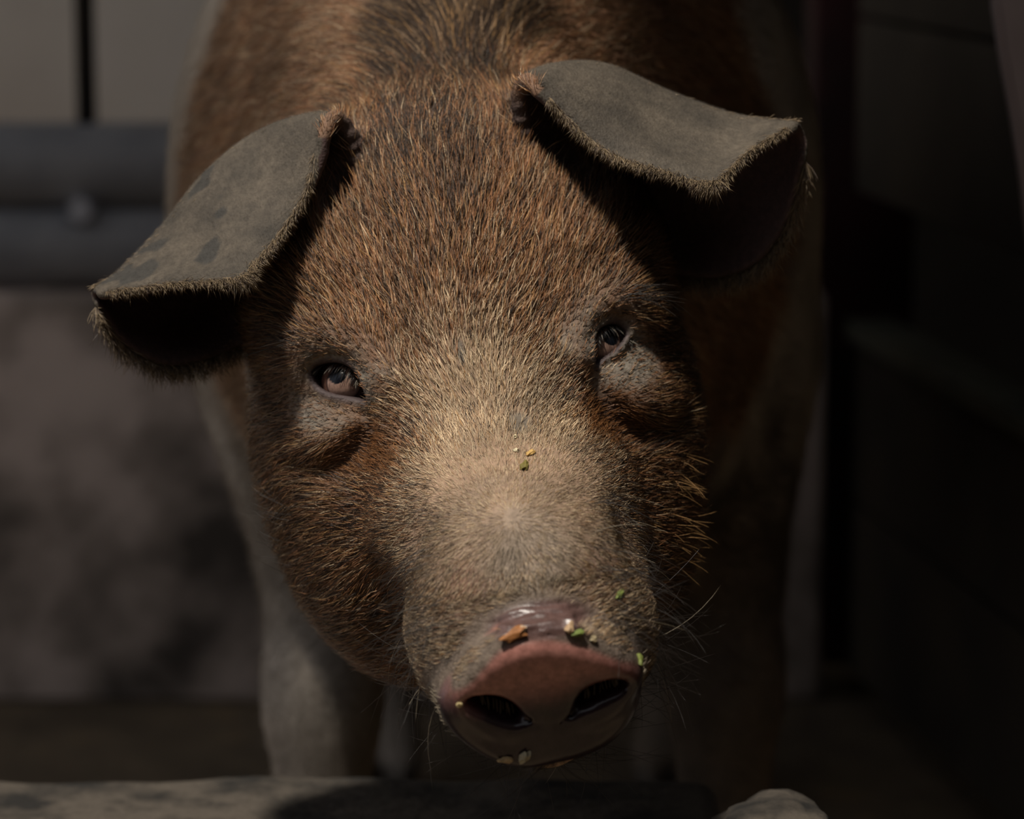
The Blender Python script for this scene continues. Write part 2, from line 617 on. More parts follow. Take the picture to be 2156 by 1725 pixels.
for (x0, y0, x1, y1) in ((990, 1478, 1085, 1503), (1215, 1478, 1305, 1437)):
    A = on_disc(x0, y0, 0.008)[0]
    B = on_disc(x1, y1, 0.008)[0]
    mid = (A + B) / 2
    nb = [A * (1 - t) + B * t + db * 0.0035 * math.sin(math.pi * t) for t in np.linspace(0, 1, 7)]
    ring = []
    for t in np.linspace(0, 2 * math.pi, 25):
        ring.append(mid + (B - A) * 0.60 * math.cos(t) + db * 0.0095 * math.sin(t) - dn * (0.003 + 0.003 * math.sin(t)))
    tube(ring, 0.0045, 0.008)
    for dep in np.linspace(0.006, -0.022, 6):
        tube([p + dn * dep for p in nb], np.array([1.8, 3.4, 4.4, 4.8, 4.8, 4.2, 2.6]) / 1000 * (1 if dep > -0.012 else 0.8), 0.005, sub=True)
# crease between the nostrils
tube([on_disc(x, y, 0.012)[0] for x, y in [(1098, 1512), (1120, 1518), (1150, 1520), (1180, 1514), (1205, 1504)]], 0.0012, 0.003, sub=True)
# mouth slit
tube(spts([(1060, 1622), (1110, 1626), (1160, 1618), (1200, 1604)], 10), 0.0035, 0.004, sub=True)
# skin folds just behind the disc
for off, x0, x1, yb, bow, r_ in ((0, 1040, 1235, 1322, 22, 0.003), (0, 1050, 1220, 1306, 18, 0.0027), (0, 1060, 1205, 1291, 13, 0.0026)):
    pts = [(x0 + (x1 - x0) * t, yb + bow * (2 * t - 1) ** 2 * (1.4 if t < .5 else 1) - 4 * t) for t in np.linspace(0, 1, 7)]
    tube(spts(pts, 14), np.array([1.2] + [r_ * 1000] * 12 + [1.2])[:14] / 1000, 0.003)
print('head', round(time.time() - T0, 1))

# ---- soft forms of the face: brow ridges, bags and creases under the eyes
tube(spts([(618, 770), (650, 728), (705, 705), (765, 728), (806, 785)], 14, -0.003), 0.0085, 0.014)
tube(spts([(1212, 742), (1222, 680), (1262, 638), (1312, 628), (1350, 660)], 14, -0.003), 0.0085, 0.014)
he(-70, -30, 8, 20, 16, 16, 14)
he(72, -32, 8, 22, 18, 17, 14)
tube(spts([(782, 880), (768, 925), (730, 962), (680, 985), (636, 985)], 14, 0.001), np.array([3, 4.5, 6, 7, 8, 8, 8, 8, 8, 7, 6, 5, 4, 3]) / 1000, 0.009, sub=True)
tube(spts([(1250, 800), (1268, 845), (1300, 885), (1345, 905), (1400, 900), (1430, 880)], 14, 0.001), np.array([2.5, 4, 5, 6, 7, 7, 7, 7, 7, 6, 5, 4, 4, 3]) / 1000, 0.009, sub=True)
# hollow between muzzle and cheek
tube(spts([(845, 1150), (828, 1220), (830, 1290), (850, 1360)], 10, 0.006), 0.007, 0.03, sub=True)
tube(spts([(1335, 1100), (1345, 1160)], 8, 0.006), 0.005, 0.03, sub=True)

# ---- eyes
EYE_R = 0.0135
eyes = []
EYEPX = (
    dict(px=-0.24, c=(712, 805), gaze=(722, 808), poly=[(652, 784), (664, 770), (688, 764), (714, 765), (738, 775), (754, 793), (764, 815), (774, 846),
                           (752, 838), (726, 834), (700, 829), (676, 821), (660, 806)]),
    dict(px=0.16, c=(1282, 722), gaze=(1280, 727), poly=[(1250, 770), (1249, 742), (1252, 712), (1262, 694), (1284, 683), (1306, 684), (1322, 700), (1317, 715),
                            (1304, 729), (1287, 743), (1268, 756)]),
)
for i, e in enumerate(EYEPX):
    p = hit(*e['c'])
    n = grad(p, 0.012)
    n = n * 0.55 - FWD * 0.45
    n /= np.linalg.norm(n)
    a = np.cross(UP, n)
    a /= np.linalg.norm(a)
    b = np.cross(n, a)
    poly = []
    for x, y in e['poly']:
        r = ray(x, y)
        w = CAM + r * (((p - CAM) @ n) / (r @ n))
        poly.append(((w - p) @ a, (w - p) @ b))
    poly = np.array(poly)
    dense = catmull(np.vstack([poly, poly[:1]]), 48)[:-1]
    cen = p - n * (EYE_R + 0.0015)
    # lids: a swollen ring lying on the eyeball
    lid = []
    for q in list(dense) + [dense[0]]:
        w = p + a * q[0] * 1.06 + b * q[1] * 1.10
        o = w - cen
        lat = o - n * (o @ n)
        L = np.linalg.norm(lat)
        hgt = math.sqrt(max(EYE_R ** 2 - L * L, (0.35 * EYE_R) ** 2))
        lid.append(cen + lat + n * (hgt + 0.0012))
    tube(lid, 0.0030, 0.006)
    e['lid'] = lid
    sl = blk(p, 0.036)
    x_, y_, z_ = local(sl, p, (a, b, n))
    s2 = poly_sd(x_ + 0 * y_ + 0 * z_, y_ + 0 * x_ + 0 * z_, dense)
    cut = np.maximum(s2, np.maximum(-z_ - 0.016, z_ - 0.02))
    put(sl, cut.astype(np.float32), 0.0016, sub=True)
    eyes.append((cen, n, a, b, e, dense, p))
# lid folds
tube(spts([(646, 780), (665, 757), (700, 749), (735, 757), (762, 785)], 12, 0.0005), 0.0016, 0.003, sub=True)
tube(spts([(655, 835), (690, 850), (730, 860), (772, 872)], 12, 0.0005), 0.0016, 0.003, sub=True)
tube(spts([(1243, 715), (1255, 685), (1285, 668), (1315, 672)], 12, 0.0005), 0.0016, 0.003, sub=True)
tube(spts([(1262, 775), (1290, 765), (1320, 745), (1335, 720)], 12, 0.0005), 0.0016, 0.003, sub=True)
print('eyes', round(time.time() - T0, 1))

# ---- hollows at the ear roots
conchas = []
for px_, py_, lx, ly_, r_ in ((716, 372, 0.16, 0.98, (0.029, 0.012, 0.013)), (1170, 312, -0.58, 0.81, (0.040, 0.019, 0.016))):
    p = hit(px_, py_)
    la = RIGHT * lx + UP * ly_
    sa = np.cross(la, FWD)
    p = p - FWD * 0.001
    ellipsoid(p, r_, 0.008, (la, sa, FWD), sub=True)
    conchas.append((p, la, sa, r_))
# ---- ears: folded sheets (lower margin of the cup ... fold ... flap margin)
# rows run from the root to the outer corner: (pixel x, pixel y, mm towards the viewer)
EARS = (
    [[(650, 640, -42), (705, 500, -22), (742, 385, -10), (742, 300, -2), (712, 252, 4), (694, 258, 15), (682, 290, 20)],
     [(575, 680, -40), (610, 530, -40), (655, 390, -34), (668, 275, -18), (650, 252, -4), (668, 310, 14), (660, 386, 22)],
     [(490, 728, -34), (480, 600, -56), (500, 440, -58), (535, 318, -38), (545, 294, -20), (590, 380, 8), (606, 478, 26)],
     [(412, 757, -26), (395, 650, -50), (395, 520, -54), (428, 405, -40), (440, 378, -22), (492, 470, 12), (545, 552, 36)],
     [(338, 762, -18), (325, 670, -38), (325, 580, -44), (345, 510, -34), (352, 484, -18), (425, 540, 16), (505, 590, 42)],
     [(258, 716, -10), (250, 660, -22), (250, 615, -26), (258, 590, -20), (262, 572, -8), (305, 588, 12), (358, 604, 26)],
     [(206, 640, -2), (202, 630, -6), (200, 622, -8), (200, 617, -6), (202, 612, 0), (210, 615, 5), (220, 622, 10)]],
    [[(1330, 520, -52), (1195, 395, -22), (1115, 300, -10), (1094, 215, -2), (1102, 176, 3), (1116, 172, 12), (1132, 194, 18)],
     [(1392, 562, -50), (1290, 430, -48), (1205, 300, -38), (1155, 175, -22), (1162, 147, -6), (1176, 190, 12), (1190, 250, 20)],
     [(1442, 574, -46), (1385, 460, -64), (1320, 320, -62), (1270, 172, -40), (1272, 149, -20), (1278, 230, 8), (1276, 322, 26)],
     [(1512, 579, -40), (1470, 470, -58), (1430, 350, -60), (1402, 228, -44), (1404, 205, -24), (1395, 290, 8), (1388, 364, 34)],
     [(1592, 548, -32), (1560, 460, -46), (1530, 370, -50), (1528, 272, -42), (1532, 249, -24), (1518, 322, 10), (1505, 390, 38)],
     [(1654, 462, -24), (1640, 400, -32), (1625, 340, -36), (1626, 285, -32), (1628, 261, -18), (1608, 286, 2), (1584, 326, 20)],
     [(1690, 335, -14), (1692, 312, -16), (1690, 292, -16), (1684, 276, -14), (1676, 264, -8), (1672, 266, -4), (1666, 274, 0)]],
)
ear_samples = []
for rows in EARS:
    G = np.array([[at(x, y, DH - w / 1000) for x, y, w in r] for r in rows])      # 7 x 7 x 3
    G = catmull(G, 150)
    G = catmull(np.swapaxes(G, 0, 1), 190)
    G = np.swapaxes(G, 0, 1)                                                       # s x t x 3
    du = np.gradient(G, axis=0)
    dv = np.gradient(G, axis=1)
    N = np.cross(du, dv)
    N /= np.linalg.norm(N, axis=2, keepdims=True) + 1e-12
    S, T = np.meshgrid(np.linspace(0, 1, 150), np.linspace(0, 1, 190), indexing='ij')
    thick = 0.0034 - 0.0012 * np.maximum(S, np.abs(2 * T - 1)) ** 2 + 0.0012 * np.maximum(0.15 - S, 0) / 0.15 + 0.0011 * np.exp(-((T - 0.93) / 0.035) ** 2) * (S > 0.1)
    ear_samples.append((G, N, S, T))
    R = 0.011
    lo, hi = G.reshape(-1, 3).min(0) - R, G.reshape(-1, 3).max(0) + R
    sl = blk((lo + hi) / 2, (hi - lo) / 2)
    xs, ys, zs = XS[sl[0]], YS[sl[1]], ZS[sl[2]]
    E = np.full((len(xs), len(ys), len(zs)), R, np.float32)
    P = G.reshape(-1, 3)
    i0, i1 = np.searchsorted(xs, P[:, 0] - R), np.searchsorted(xs, P[:, 0] + R)
    j0, j1 = np.searchsorted(ys, P[:, 1] - R), np.searchsorted(ys, P[:, 1] + R)
    k0, k1 = np.searchsorted(zs, P[:, 2] - R), np.searchsorted(zs, P[:, 2] + R)
    th = thick.ravel()
    x2 = xs[None, :]
    for m in range(len(P)):
        e = E[i0[m]:i1[m], j0[m]:j1[m], k0[m]:k1[m]]
        d = ((xs[i0[m]:i1[m]] - P[m, 0]) ** 2)[:, None, None] + ((ys[j0[m]:j1[m]] - P[m, 1]) ** 2)[None, :, None] + ((zs[k0[m]:k1[m]] - P[m, 2]) ** 2)[None, None, :]
        np.minimum(e, np.sqrt(d) - th[m], out=e)
    E[E >= R * 0.98] = 0.5
    put(sl, E, 0.009)
print('ears', round(time.time() - T0, 1))


# ---- surface nets
def surface_nets():
    ins = D < 0
    c = np.zeros(tuple(n - 1 for n in D.shape), np.uint8)
    for a in (0, 1):
        for b in (0, 1):
            for d in (0, 1):
                c += ins[a:D.shape[0] - 1 + a, b:D.shape[1] - 1 + b, d:D.shape[2] - 1 + d]
    I, J, K = np.nonzero((c > 0) & (c < 8))
    cor = {}
    for a in (0, 1):
        for b in (0, 1):
            for d in (0, 1):
                cor[a, b, d] = D[I + a, J + b, K + d]
    acc = np.zeros((len(I), 3))
    cnt = np.zeros(len(I))
    keys = list(cor)
    for ka in keys:
        for ax in range(3):
            if ka[ax] == 0:
                kb = tuple(1 if q == ax else ka[q] for q in range(3))
                va, vb = cor[ka], cor[kb]
                m = (va < 0) != (vb < 0)
                t = np.where(m, va / np.where(m, va - vb, 1), 0)
                p = np.stack([ka[q] + (t if q == ax else 0 * t) for q in range(3)], 1)
                acc += p * m[:, None]
                cnt += m
    f = acc / cnt[:, None]
    V = np.stack([XS[I] + f[:, 0] * (XS[I + 1] - XS[I]), YS[J] + f[:, 1] * (YS[J + 1] - YS[J]), ZS[K] + f[:, 2] * (ZS[K + 1] - ZS[K])], 1)
    vid = np.full(c.shape, -1, np.int32)
    vid[I, J, K] = np.arange(len(I))
    F = []
    for ax in range(3):
        o = [q for q in range(3) if q != ax]
        s0 = [slice(None)] * 3
        s1 = [slice(None)] * 3
        s0[ax], s1[ax] = slice(None, -1), slice(1, None)
        ch = ins[tuple(s0)] != ins[tuple(s1)]
        idx = np.array(np.nonzero(ch)).T
        ok = (idx[:, o[0]] > 0) & (idx[:, o[1]] > 0) & (idx[:, o[0]] < c.shape[o[0]]) & (idx[:, o[1]] < c.shape[o[1]])
        idx = idx[ok]
        flip = ins[tuple(s0)][tuple(idx.T)]
        if ax == 1:
            flip = ~flip
        q = []
        for da, dbb in ((-1, -1), (0, -1), (0, 0), (-1, 0)):
            j = idx.copy()
            j[:, o[0]] += da
            j[:, o[1]] += dbb
            q.append(vid[tuple(j.T)])
        q = np.stack(q, 1)
        q[~flip] = q[~flip][:, ::-1]
        F.append(q)
    return V, np.vstack(F)


V, F = surface_nets()
E_ = np.vstack([F[:, [0, 1]], F[:, [1, 2]], F[:, [2, 3]], F[:, [3, 0]]])
deg = np.bincount(E_.ravel(), minlength=len(V))[:, None]


def relax(V, lam):
    acc = np.zeros_like(V)
    for q in range(3):
        acc[:, q] = np.bincount(E_[:, 0], V[E_[:, 1], q], len(V)) + np.bincount(E_[:, 1], V[E_[:, 0], q], len(V))
    return V + lam * (acc / deg - V)


for lam in (0.5, -0.3, 0.5):
    V = relax(V, lam)
# drop stray islands: keep what hangs together with the trunk
par = np.arange(len(V))
for _ in range(400):
    m = np.minimum(par[E_[:, 0]], par[E_[:, 1]])
    old = par.copy()
    np.minimum.at(par, E_[:, 0], m)
    np.minimum.at(par, E_[:, 1], m)
    par = par[par]
    if (par == old).all():
        break
main = np.bincount(par).argmax()
keep = par == main
print('islands dropped', (~keep).sum())
remap = np.cumsum(keep) - 1
F = remap[F[keep[F[:, 0]]]]
V = V[keep]
# vertex normals
fn = np.cross(V[F[:, 2]] - V[F[:, 0]], V[F[:, 3]] - V[F[:, 1]])
VN = np.zeros_like(V)
for k in range(4):
    for q in range(3):
        VN[:, q] += np.bincount(F[:, k], fn[:, q], len(V))
VN /= np.linalg.norm(VN, axis=1, keepdims=True) + 1e-12
print('mesh', len(V), len(F), round(time.time() - T0, 1))

# ------------------------------------------------------------------ skin colours (pigment, dirt and some painted shade)
def sm(x, a, b):
    t = np.clip((x - a) / (b - a), 0, 1)
    return t * t * (3 - 2 * t)


_nz = [(rng.normal(size=(10, 3)), rng.uniform(0, 6.28, 10)) for _ in range(8)]


def fbm(P, scale, seed=0, octs=3):
    """cheap smooth noise, about -1..1"""
    out = 0
    amp = 1.0
    for o in range(octs):
        k, ph = _nz[(seed + o) % 8]
        out = out + amp * np.sin(P @ (k.T * scale * 2 ** o) + ph).mean(1) * 2.2
        amp *= 0.55
    return np.clip(out, -1.5, 1.5)


def lerp(a, b, t):
    t = np.asarray(t)[..., None]
    return a * (1 - t) + np.asarray(b) * t


eu = [np.array(to_head(e[6][None])).ravel() for e in eyes]          # eye positions in the head frame


class Zones:
    """soft region weights for points on the pig"""

    def __init__(s, P):
        s.u, s.v, s.w = u, v, w = to_head(P)
        s.P = P
        s.head = 1 - sm(P[:, 1] + 0.25 * (P[:, 2] - 0.6), 1.66, 1.74)
        n1, n2 = fbm(P, 60, 0), fbm(P, 140, 3)
        s.n1, s.n2 = n1, n2
        q = P - DC
        s.da, s.db, s.dn = q @ HU, q @ db, q @ dn
        near = (np.abs(s.da) < 0.08) & (np.abs(s.db) < 0.07) & (s.dn > -0.03)
        d2 = np.full(len(P), 0.05)
        if near.any():
            d2[near] = poly_sd(s.da[near], s.db[near], disc2)
        s.d2 = d2
        s.disc = (1 - sm(d2, -0.001, 0.002)) * sm(s.dn, -0.009, -0.005)
        # bare wrinkled patch above the disc
        s.fold = (1 - sm(np.hypot(u / 24, (v + 125) / 9), 0.75, 1.2)) * sm(w, 80, 110) * (1 - s.disc)
        s.eye = np.zeros(len(P))
        s.lid = np.zeros(len(P))
        for (cen, n, a, b, e, dense, p), c in zip(eyes, eu):
            r = P - p
            x, y = r @ a, r @ b
            near = (np.abs(x) < 0.05) & (np.abs(y) < 0.05) & (np.abs(r @ n) < 0.04)
            sd = np.full(len(P), 0.05)
            sd[near] = poly_sd(x[near], y[near], dense)
            s.lid = np.maximum(s.lid, (1 - sm(sd + 0.0012 * n2, 0.0008, 0.0036)))
            dd = np.hypot((x) / 0.030, (y + 0.003) / 0.027) + 0.20 * n1
            s.eye = np.maximum(s.eye, np.where(near, 1 - sm(dd, 0.7, 1.15), 0))
        s.muz = sm(w, 62, 100) * s.head * (1 - s.disc)
        s.bridge = (1 - sm(np.hypot(u / 52, (v + 45) / 72) + 0.12 * n1, 0.45, 1.2)) * sm(w, 10, 45)
        s.ear = np.zeros(len(P))
        s.ear_out = np.zeros(len(P))
        s.es = np.zeros(len(P))
        s.et = np.zeros(len(P))
        s.edir = np.zeros((len(P), 3))
        for (G, N, S, T), kd, (gi) in zip(ear_samples, ear_kd, (0, 1)):
            lo, hi = G.reshape(-1, 3).min(0) - 0.008, G.reshape(-1, 3).max(0) + 0.008
            m = np.nonzero(((P > lo) & (P < hi)).all(1))[0]
            g, nn, ss, tt_ = G.reshape(-1, 3), N.reshape(-1, 3), S.ravel(), T.ravel()
            dsd = np.gradient(G, axis=1).reshape(-1, 3)
            for i in m:
                co, j, dist = kd.find(P[i])
                if dist < 0.0075 and ss[j] > 0.01:
                    s.ear[i] = 1 - sm(np.array(dist), 0.0052, 0.0075)
                    s.es[i], s.et[i] = ss[j], tt_[j]
                    side = (P[i] - g[j]) @ nn[j] * EAR_SIGN[gi]
                    s.ear_out[i] = 1.0 if side > 0 else 0.0
                    d = dsd[j] / (np.linalg.norm(dsd[j]) + 1e-9)
                    s.edir[i] = d if tt_[j] > 0.55 else -d
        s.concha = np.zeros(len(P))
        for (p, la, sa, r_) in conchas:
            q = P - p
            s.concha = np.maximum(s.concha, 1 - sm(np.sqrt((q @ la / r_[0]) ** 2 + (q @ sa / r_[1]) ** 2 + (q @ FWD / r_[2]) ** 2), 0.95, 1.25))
        s.mane = (1 - sm(np.abs(P[:, 0] + 0.034 - 0.06 * (P[:, 1] - 1.7) + 0.006 * n1), 0.018 + 0.012 * sm(P[:, 1], 1.6, 1.75), 0.034 + 0.018 * sm(P[:, 1], 1.6, 1.75))) * sm(P[:, 2] + 0.008 * n1, 0.60, 0.68) * sm(P[:, 1], 1.50, 1.56)
        belt = P[:, 1] + 0.35 * (0.62 - P[:, 2]) * (P[:, 2] < 0.62) + 0.012 * n1
        s.white = np.maximum(sm(belt + 0.30 * np.maximum(P[:, 0], 0) * sm(P[:, 2], 0.6, 0.7) - 0.012 * (P[:, 0] < 0), 1.985, 2.02), sm(P[:, 1], 1.8, 1.86) * (1 - sm(P[:, 2] + 0.02 * n1, 0.40, 0.47)))
        s.hoof = 1 - sm(P[:, 2], 0.032, 0.04)


ear_kd = []
EAR_SIGN = []
for (G, N, S, T) in ear_samples:
    kd = kdtree.KDTree(G.shape[0] * G.shape[1])
    for i, p in enumerate(G.reshape(-1, 3)):
        kd.insert(p, i)
    kd.balance()
    ear_kd.append(kd)
    EAR_SIGN.append(1.0 if N[75, 150] @ np.array([0, -0.3, 1.0]) > 0 else -1.0)

Z = Zones(V)
print('zones', round(time.time() - T0, 1))
col = np.tile(np.array([0.135, 0.075, 0.045]), (len(V), 1))
col = lerp(col, (0.20, 0.135, 0.085), Z.bridge * 0.8)
col = lerp(col, (0.25, 0.165, 0.11), Z.muz)
for s_ in (-1, 1):
    pk = (1 - sm(np.hypot((Z.u - s_ * 30) / 15, (Z.v + 112) / 20) + 0.2 * Z.n1, 0.5, 1.1)) * sm(Z.w, 60, 85)
    col = lerp(col, (0.24, 0.125, 0.085), 0.8 * pk)
# dried mud down the middle of the nose and on the muzzle
mud = (1 - sm(np.hypot(Z.u / 26, (Z.v + 98) / 28) + 0.25 * Z.n1, 0.5, 1.1)) * sm(Z.w, 40, 70)
col = lerp(col, (0.19, 0.16, 0.125), mud * 0.6)
smear = np.maximum(1 - sm(np.hypot((Z.u + 9) / 3.2, (Z.v - 4) / 9) + 0.3 * Z.n2, 0.6, 1.1), 1 - sm(np.hypot((Z.u - 9) / 9, (Z.v + 34) / 7) + 0.45 * Z.n2, 0.5, 1.0)) * (Z.w > 0)
col = lerp(col, (0.105, 0.085, 0.064), smear)
col = lerp(col, (0.135, 0.115, 0.092), Z.eye * np.clip(0.7 + 0.5 * Z.n2, 0, 1))
col = lerp(col, (0.045, 0.030, 0.030), Z.lid)
for c in eu:                                   # crease shade put into the colour, with tear staining, below each inner corner
    st = 1 - sm(np.hypot((Z.u - c[0] * 0.86) / 15, (Z.v - c[1] + 36) / 15) + 0.2 * Z.n1, 0.5, 1.1)
    col = lerp(col, (0.045, 0.022, 0.012), st * (Z.w > -20))
pink = sm(Z.db + 0.0035 * Z.n1, 0.003, 0.023)
dcol = lerp(np.tile(np.array([0.020, 0.012, 0.0155]), (len(V), 1)), (0.30, 0.135, 0.112), pink * (1 - 0.45 * sm(np.abs(Z.da), 0.03, 0.045)))
ringm = (1 - sm(Z.d2, 0.004, 0.012)) * sm(Z.dn, -0.035, -0.02)
col = lerp(col, (0.055, 0.042, 0.036), ringm * 0.85)
col = lerp(col, (0.13, 0.10, 0.075), 0.6 * sm(Z.w, 95, 118) * (1 - Z.disc) * Z.head * np.clip(0.6 + 0.5 * Z.n1, 0, 1))
col = lerp(col, (0.080, 0.046, 0.041), Z.fold)
col = col * (1 - Z.disc[:, None]) + dcol * Z.disc[:, None]
# body
bc = np.tile(np.array([0.21, 0.105, 0.055]), (len(V), 1))
bc = lerp(bc, (0.055, 0.033, 0.02), Z.mane)
bc = lerp(bc, (0.52, 0.46, 0.40), Z.white)
shade_mud = 1 - sm(V[:, 2] + 0.03 * Z.n1, 0.36, 0.52)  # shade painted together with mud into the lower body, strongest on the right
shade_mud = shade_mud * (0.55 + 0.45 * sm(V[:, 0], -0.06, 0.03))
bc = lerp(bc, (0.095, 0.07, 0.048), shade_mud)
bc = lerp(bc, (0.06, 0.05, 0.04), Z.hoof)
bc *= (1 + 0.25 * Z.n1)[:, None]
col = lerp(bc, col, Z.head) if False else bc * (1 - Z.head[:, None]) + col * Z.head[:, None]
# ears
eo = np.tile(np.array([0.050, 0.040, 0.029]), (len(V), 1)) * (1 + 0.22 * Z.n2 + 0.15 * Z.n1)[:, None]
dark = sm(fbm(V, 90, 2) + 1.2 * (1 - np.hypot((Z.es - 0.78) / 0.2, (Z.et - 0.76) / 0.14)), 0.15, 0.45) * (V[:, 0] < -0.03)
eo = lerp(eo, (0.018, 0.017, 0.015), dark * 0.85)
ei = np.tile(np.array([0.050, 0.027, 0.024]), (len(V), 1))
ec = ei * (1 - Z.ear_out[:, None]) + eo * Z.ear_out[:, None]
col = col * (1 - Z.ear[:, None]) + ec * Z.ear[:, None]
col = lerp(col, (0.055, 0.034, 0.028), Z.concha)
col = np.clip(col, 0.004, 1)
wet = np.clip(Z.disc + 0.8 * Z.fold + 0.12 * Z.lid, 0, 1)

# fine relief on the skin itself
disp = np.zeros(len(V))
disp += 0.0004 * fbm(V, 900, 5, 2) * (Z.eye * (1 - Z.lid))
disp += 0.0002 * fbm(V, 350, 4, 2) * Z.muz * (1 - Z.disc)
disp += 0.0004 * np.sin(V @ np.array([300., 0, -900.]) + 2 * Z.n1) * Z.concha
disp += 0.0006 * np.sin(fbm(V, 60, 1) * 3 + Z.v * 1.6) * Z.fold
V = V + VN * disp[:, None]

skin, nt, b = new_mat('pig_skin')
at_c = nt.nodes.new('ShaderNodeAttribute')
at_c.attribute_name = 'Col'
at_w = nt.nodes.new('ShaderNodeAttribute')
at_w.attribute_name = 'Wet'
n1 = noise(nt, 260, 6, 0.65)
r1 = ramp(nt, n1.outputs[0], [(0.3, (0.62, 0.60, 0.58)), (0.7, (1.3, 1.3, 1.3))])
cc = mixrgb(nt, 1.0, at_c.outputs['Color'], r1.outputs[0], 'MULTIPLY')
nt.links.new(cc, b.inputs['Base Color'])
mr = nt.nodes.new('ShaderNodeMapRange')
mr.inputs[3].default_value = 0.78
mr.inputs[4].default_value = 0.21
nt.links.new(at_w.outputs['Fac'], mr.inputs[0])
nt.links.new(mr.outputs[0], b.inputs['Roughness'])
b.inputs['Specular IOR Level'].default_value = 0.4
vor = nt.nodes.new('ShaderNodeTexVoronoi')
vor.feature = 'DISTANCE_TO_EDGE'
vor.inputs['Scale'].default_value = 420
tc = nt.nodes.new('ShaderNodeTexCoord')
nt.links.new(tc.outputs['Object'], vor.inputs['Vector'])
n3 = noise(nt, 700, 5)
mm = nt.nodes.new('ShaderNodeMath')
mm.operation = 'MULTIPLY_ADD'
nt.links.new(vor.outputs['Distance'], mm.inputs[0])
mm.inputs[1].default_value = 0.8
nt.links.new(n3.outputs[0], mm.inputs[2])
bp = bump(nt, b, mm.outputs[0], 0.5, 0.0008)
ms = nt.nodes.new('ShaderNodeMapRange')
ms.inputs[3].default_value = 0.6
ms.inputs[4].default_value = 0.05
nt.links.new(at_w.outputs['Fac'], ms.inputs[0])
nt.links.new(ms.outputs[0], bp.inputs['Strength'])

pig = mesh_np('pig', V - np.array([BX, 2.2, 0]), F, skin, cols=col)
pig.location = (BX, 2.2, 0)
wa = pig.data.attributes.new('Wet', 'FLOAT', 'POINT')
wa.data.foreach_set('value', wet.astype(np.float32))
tag(pig, 'brown pig with white shoulders, drooping grey ears and pink-topped snout, facing the viewer', 'pig')


def parent_keep(o):
    o.parent = pig
    o.matrix_parent_inverse = Matrix.Translation((-BX, -2.2, 0))


# ------------------------------------------------------------------ eyeballs
def eye_material():
    m, nt, b = new_mat('eyeball')
    a = nt.nodes.new('ShaderNodeAttribute')
    a.attribute_name = 'Col'
    n = noise(nt, 900, 4)
    r = ramp(nt, n.outputs[0], [(0.3, (0.75, 0.72, 0.7)), (0.7, (1.2, 1.2, 1.2))])
    nt.links.new(mixrgb(nt, 1.0, a.outputs['Color'], r.outputs[0], 'MULTIPLY'), b.inputs['Base Color'])
    b.inputs['Roughness'].default_value = 0.2
    b.inputs['Specular IOR Level'].default_value = 0.25
    return m


eye_mat = eye_material()
for (cen, n, a, b_, e, dense, p) in eyes:
    g = (CAM + ray(*e['gaze']) * 1.6 - cen)
    tgt = CAM + ray(*e['gaze']) * (np.linalg.norm(p - CAM))
    gz = tgt - cen
    gz = gz - FWD * max(0.0, EYE_R - np.linalg.norm(gz))
    gz /= np.linalg.norm(gz)
    gx = np.cross(UP, gz)
    gx /= np.linalg.norm(gx)
    gy = np.cross(gz, gx)
    vs_, fs_, cs_ = [], [], []
    nu, nv = 48, 40
    for i in range(nv + 1):
        th = math.pi * (i / nv) ** 1.25
        for j in range(nu):
            ph = 2 * math.pi * j / nu
            rad = EYE_R * (1.0 + 0.05 * math.exp(-(th / 0.5) ** 4))
            vs_.append((gx * math.sin(th) * math.cos(ph) + gy * math.sin(th) * math.sin(ph) + gz * math.cos(th)) * rad)
            x, y = math.sin(th) * math.cos(ph), math.sin(th) * math.sin(ph)
            pup = math.hypot((x - e['px']) / 0.34, (y - 0.28) / 0.29)
            if th < 0.66 and pup < 1:
                c = (0.004, 0.005, 0.008)
            elif th < 0.66:
                c = (0.23, 0.145, 0.115)
            elif th < 0.71:
                c = (0.03, 0.018, 0.016)
            else:
                c = (0.11, 0.055, 0.04)
            cs_.append(c)
    for i in range(nv):
        for j in range(nu):
            fs_.append((i * nu + j, (i + 1) * nu + j, (i + 1) * nu + (j + 1) % nu, i * nu + (j + 1) % nu))
    o = mesh_np('eyeball', np.array(vs_), np.array(fs_), eye_mat, cols=np.array(cs_))
    o.location = cen
    parent_keep(o)
    o['label'] = 'glossy pinkish-brown eye with a dark pupil'

# ------------------------------------------------------------------ hair
hair_mat, nt, b = new_mat('pig_hair')
a = nt.nodes.new('ShaderNodeAttribute')
a.attribute_name = 'Col'
nt.links.new(a.outputs['Color'], b.inputs['Base Color'])
b.inputs['Roughness'].default_value = 0.42
b.inputs['Specular IOR Level'].default_value = 0.35


def unit(v):
    return v / (np.linalg.norm(v, axis=-1, keepdims=True) + 1e-12)


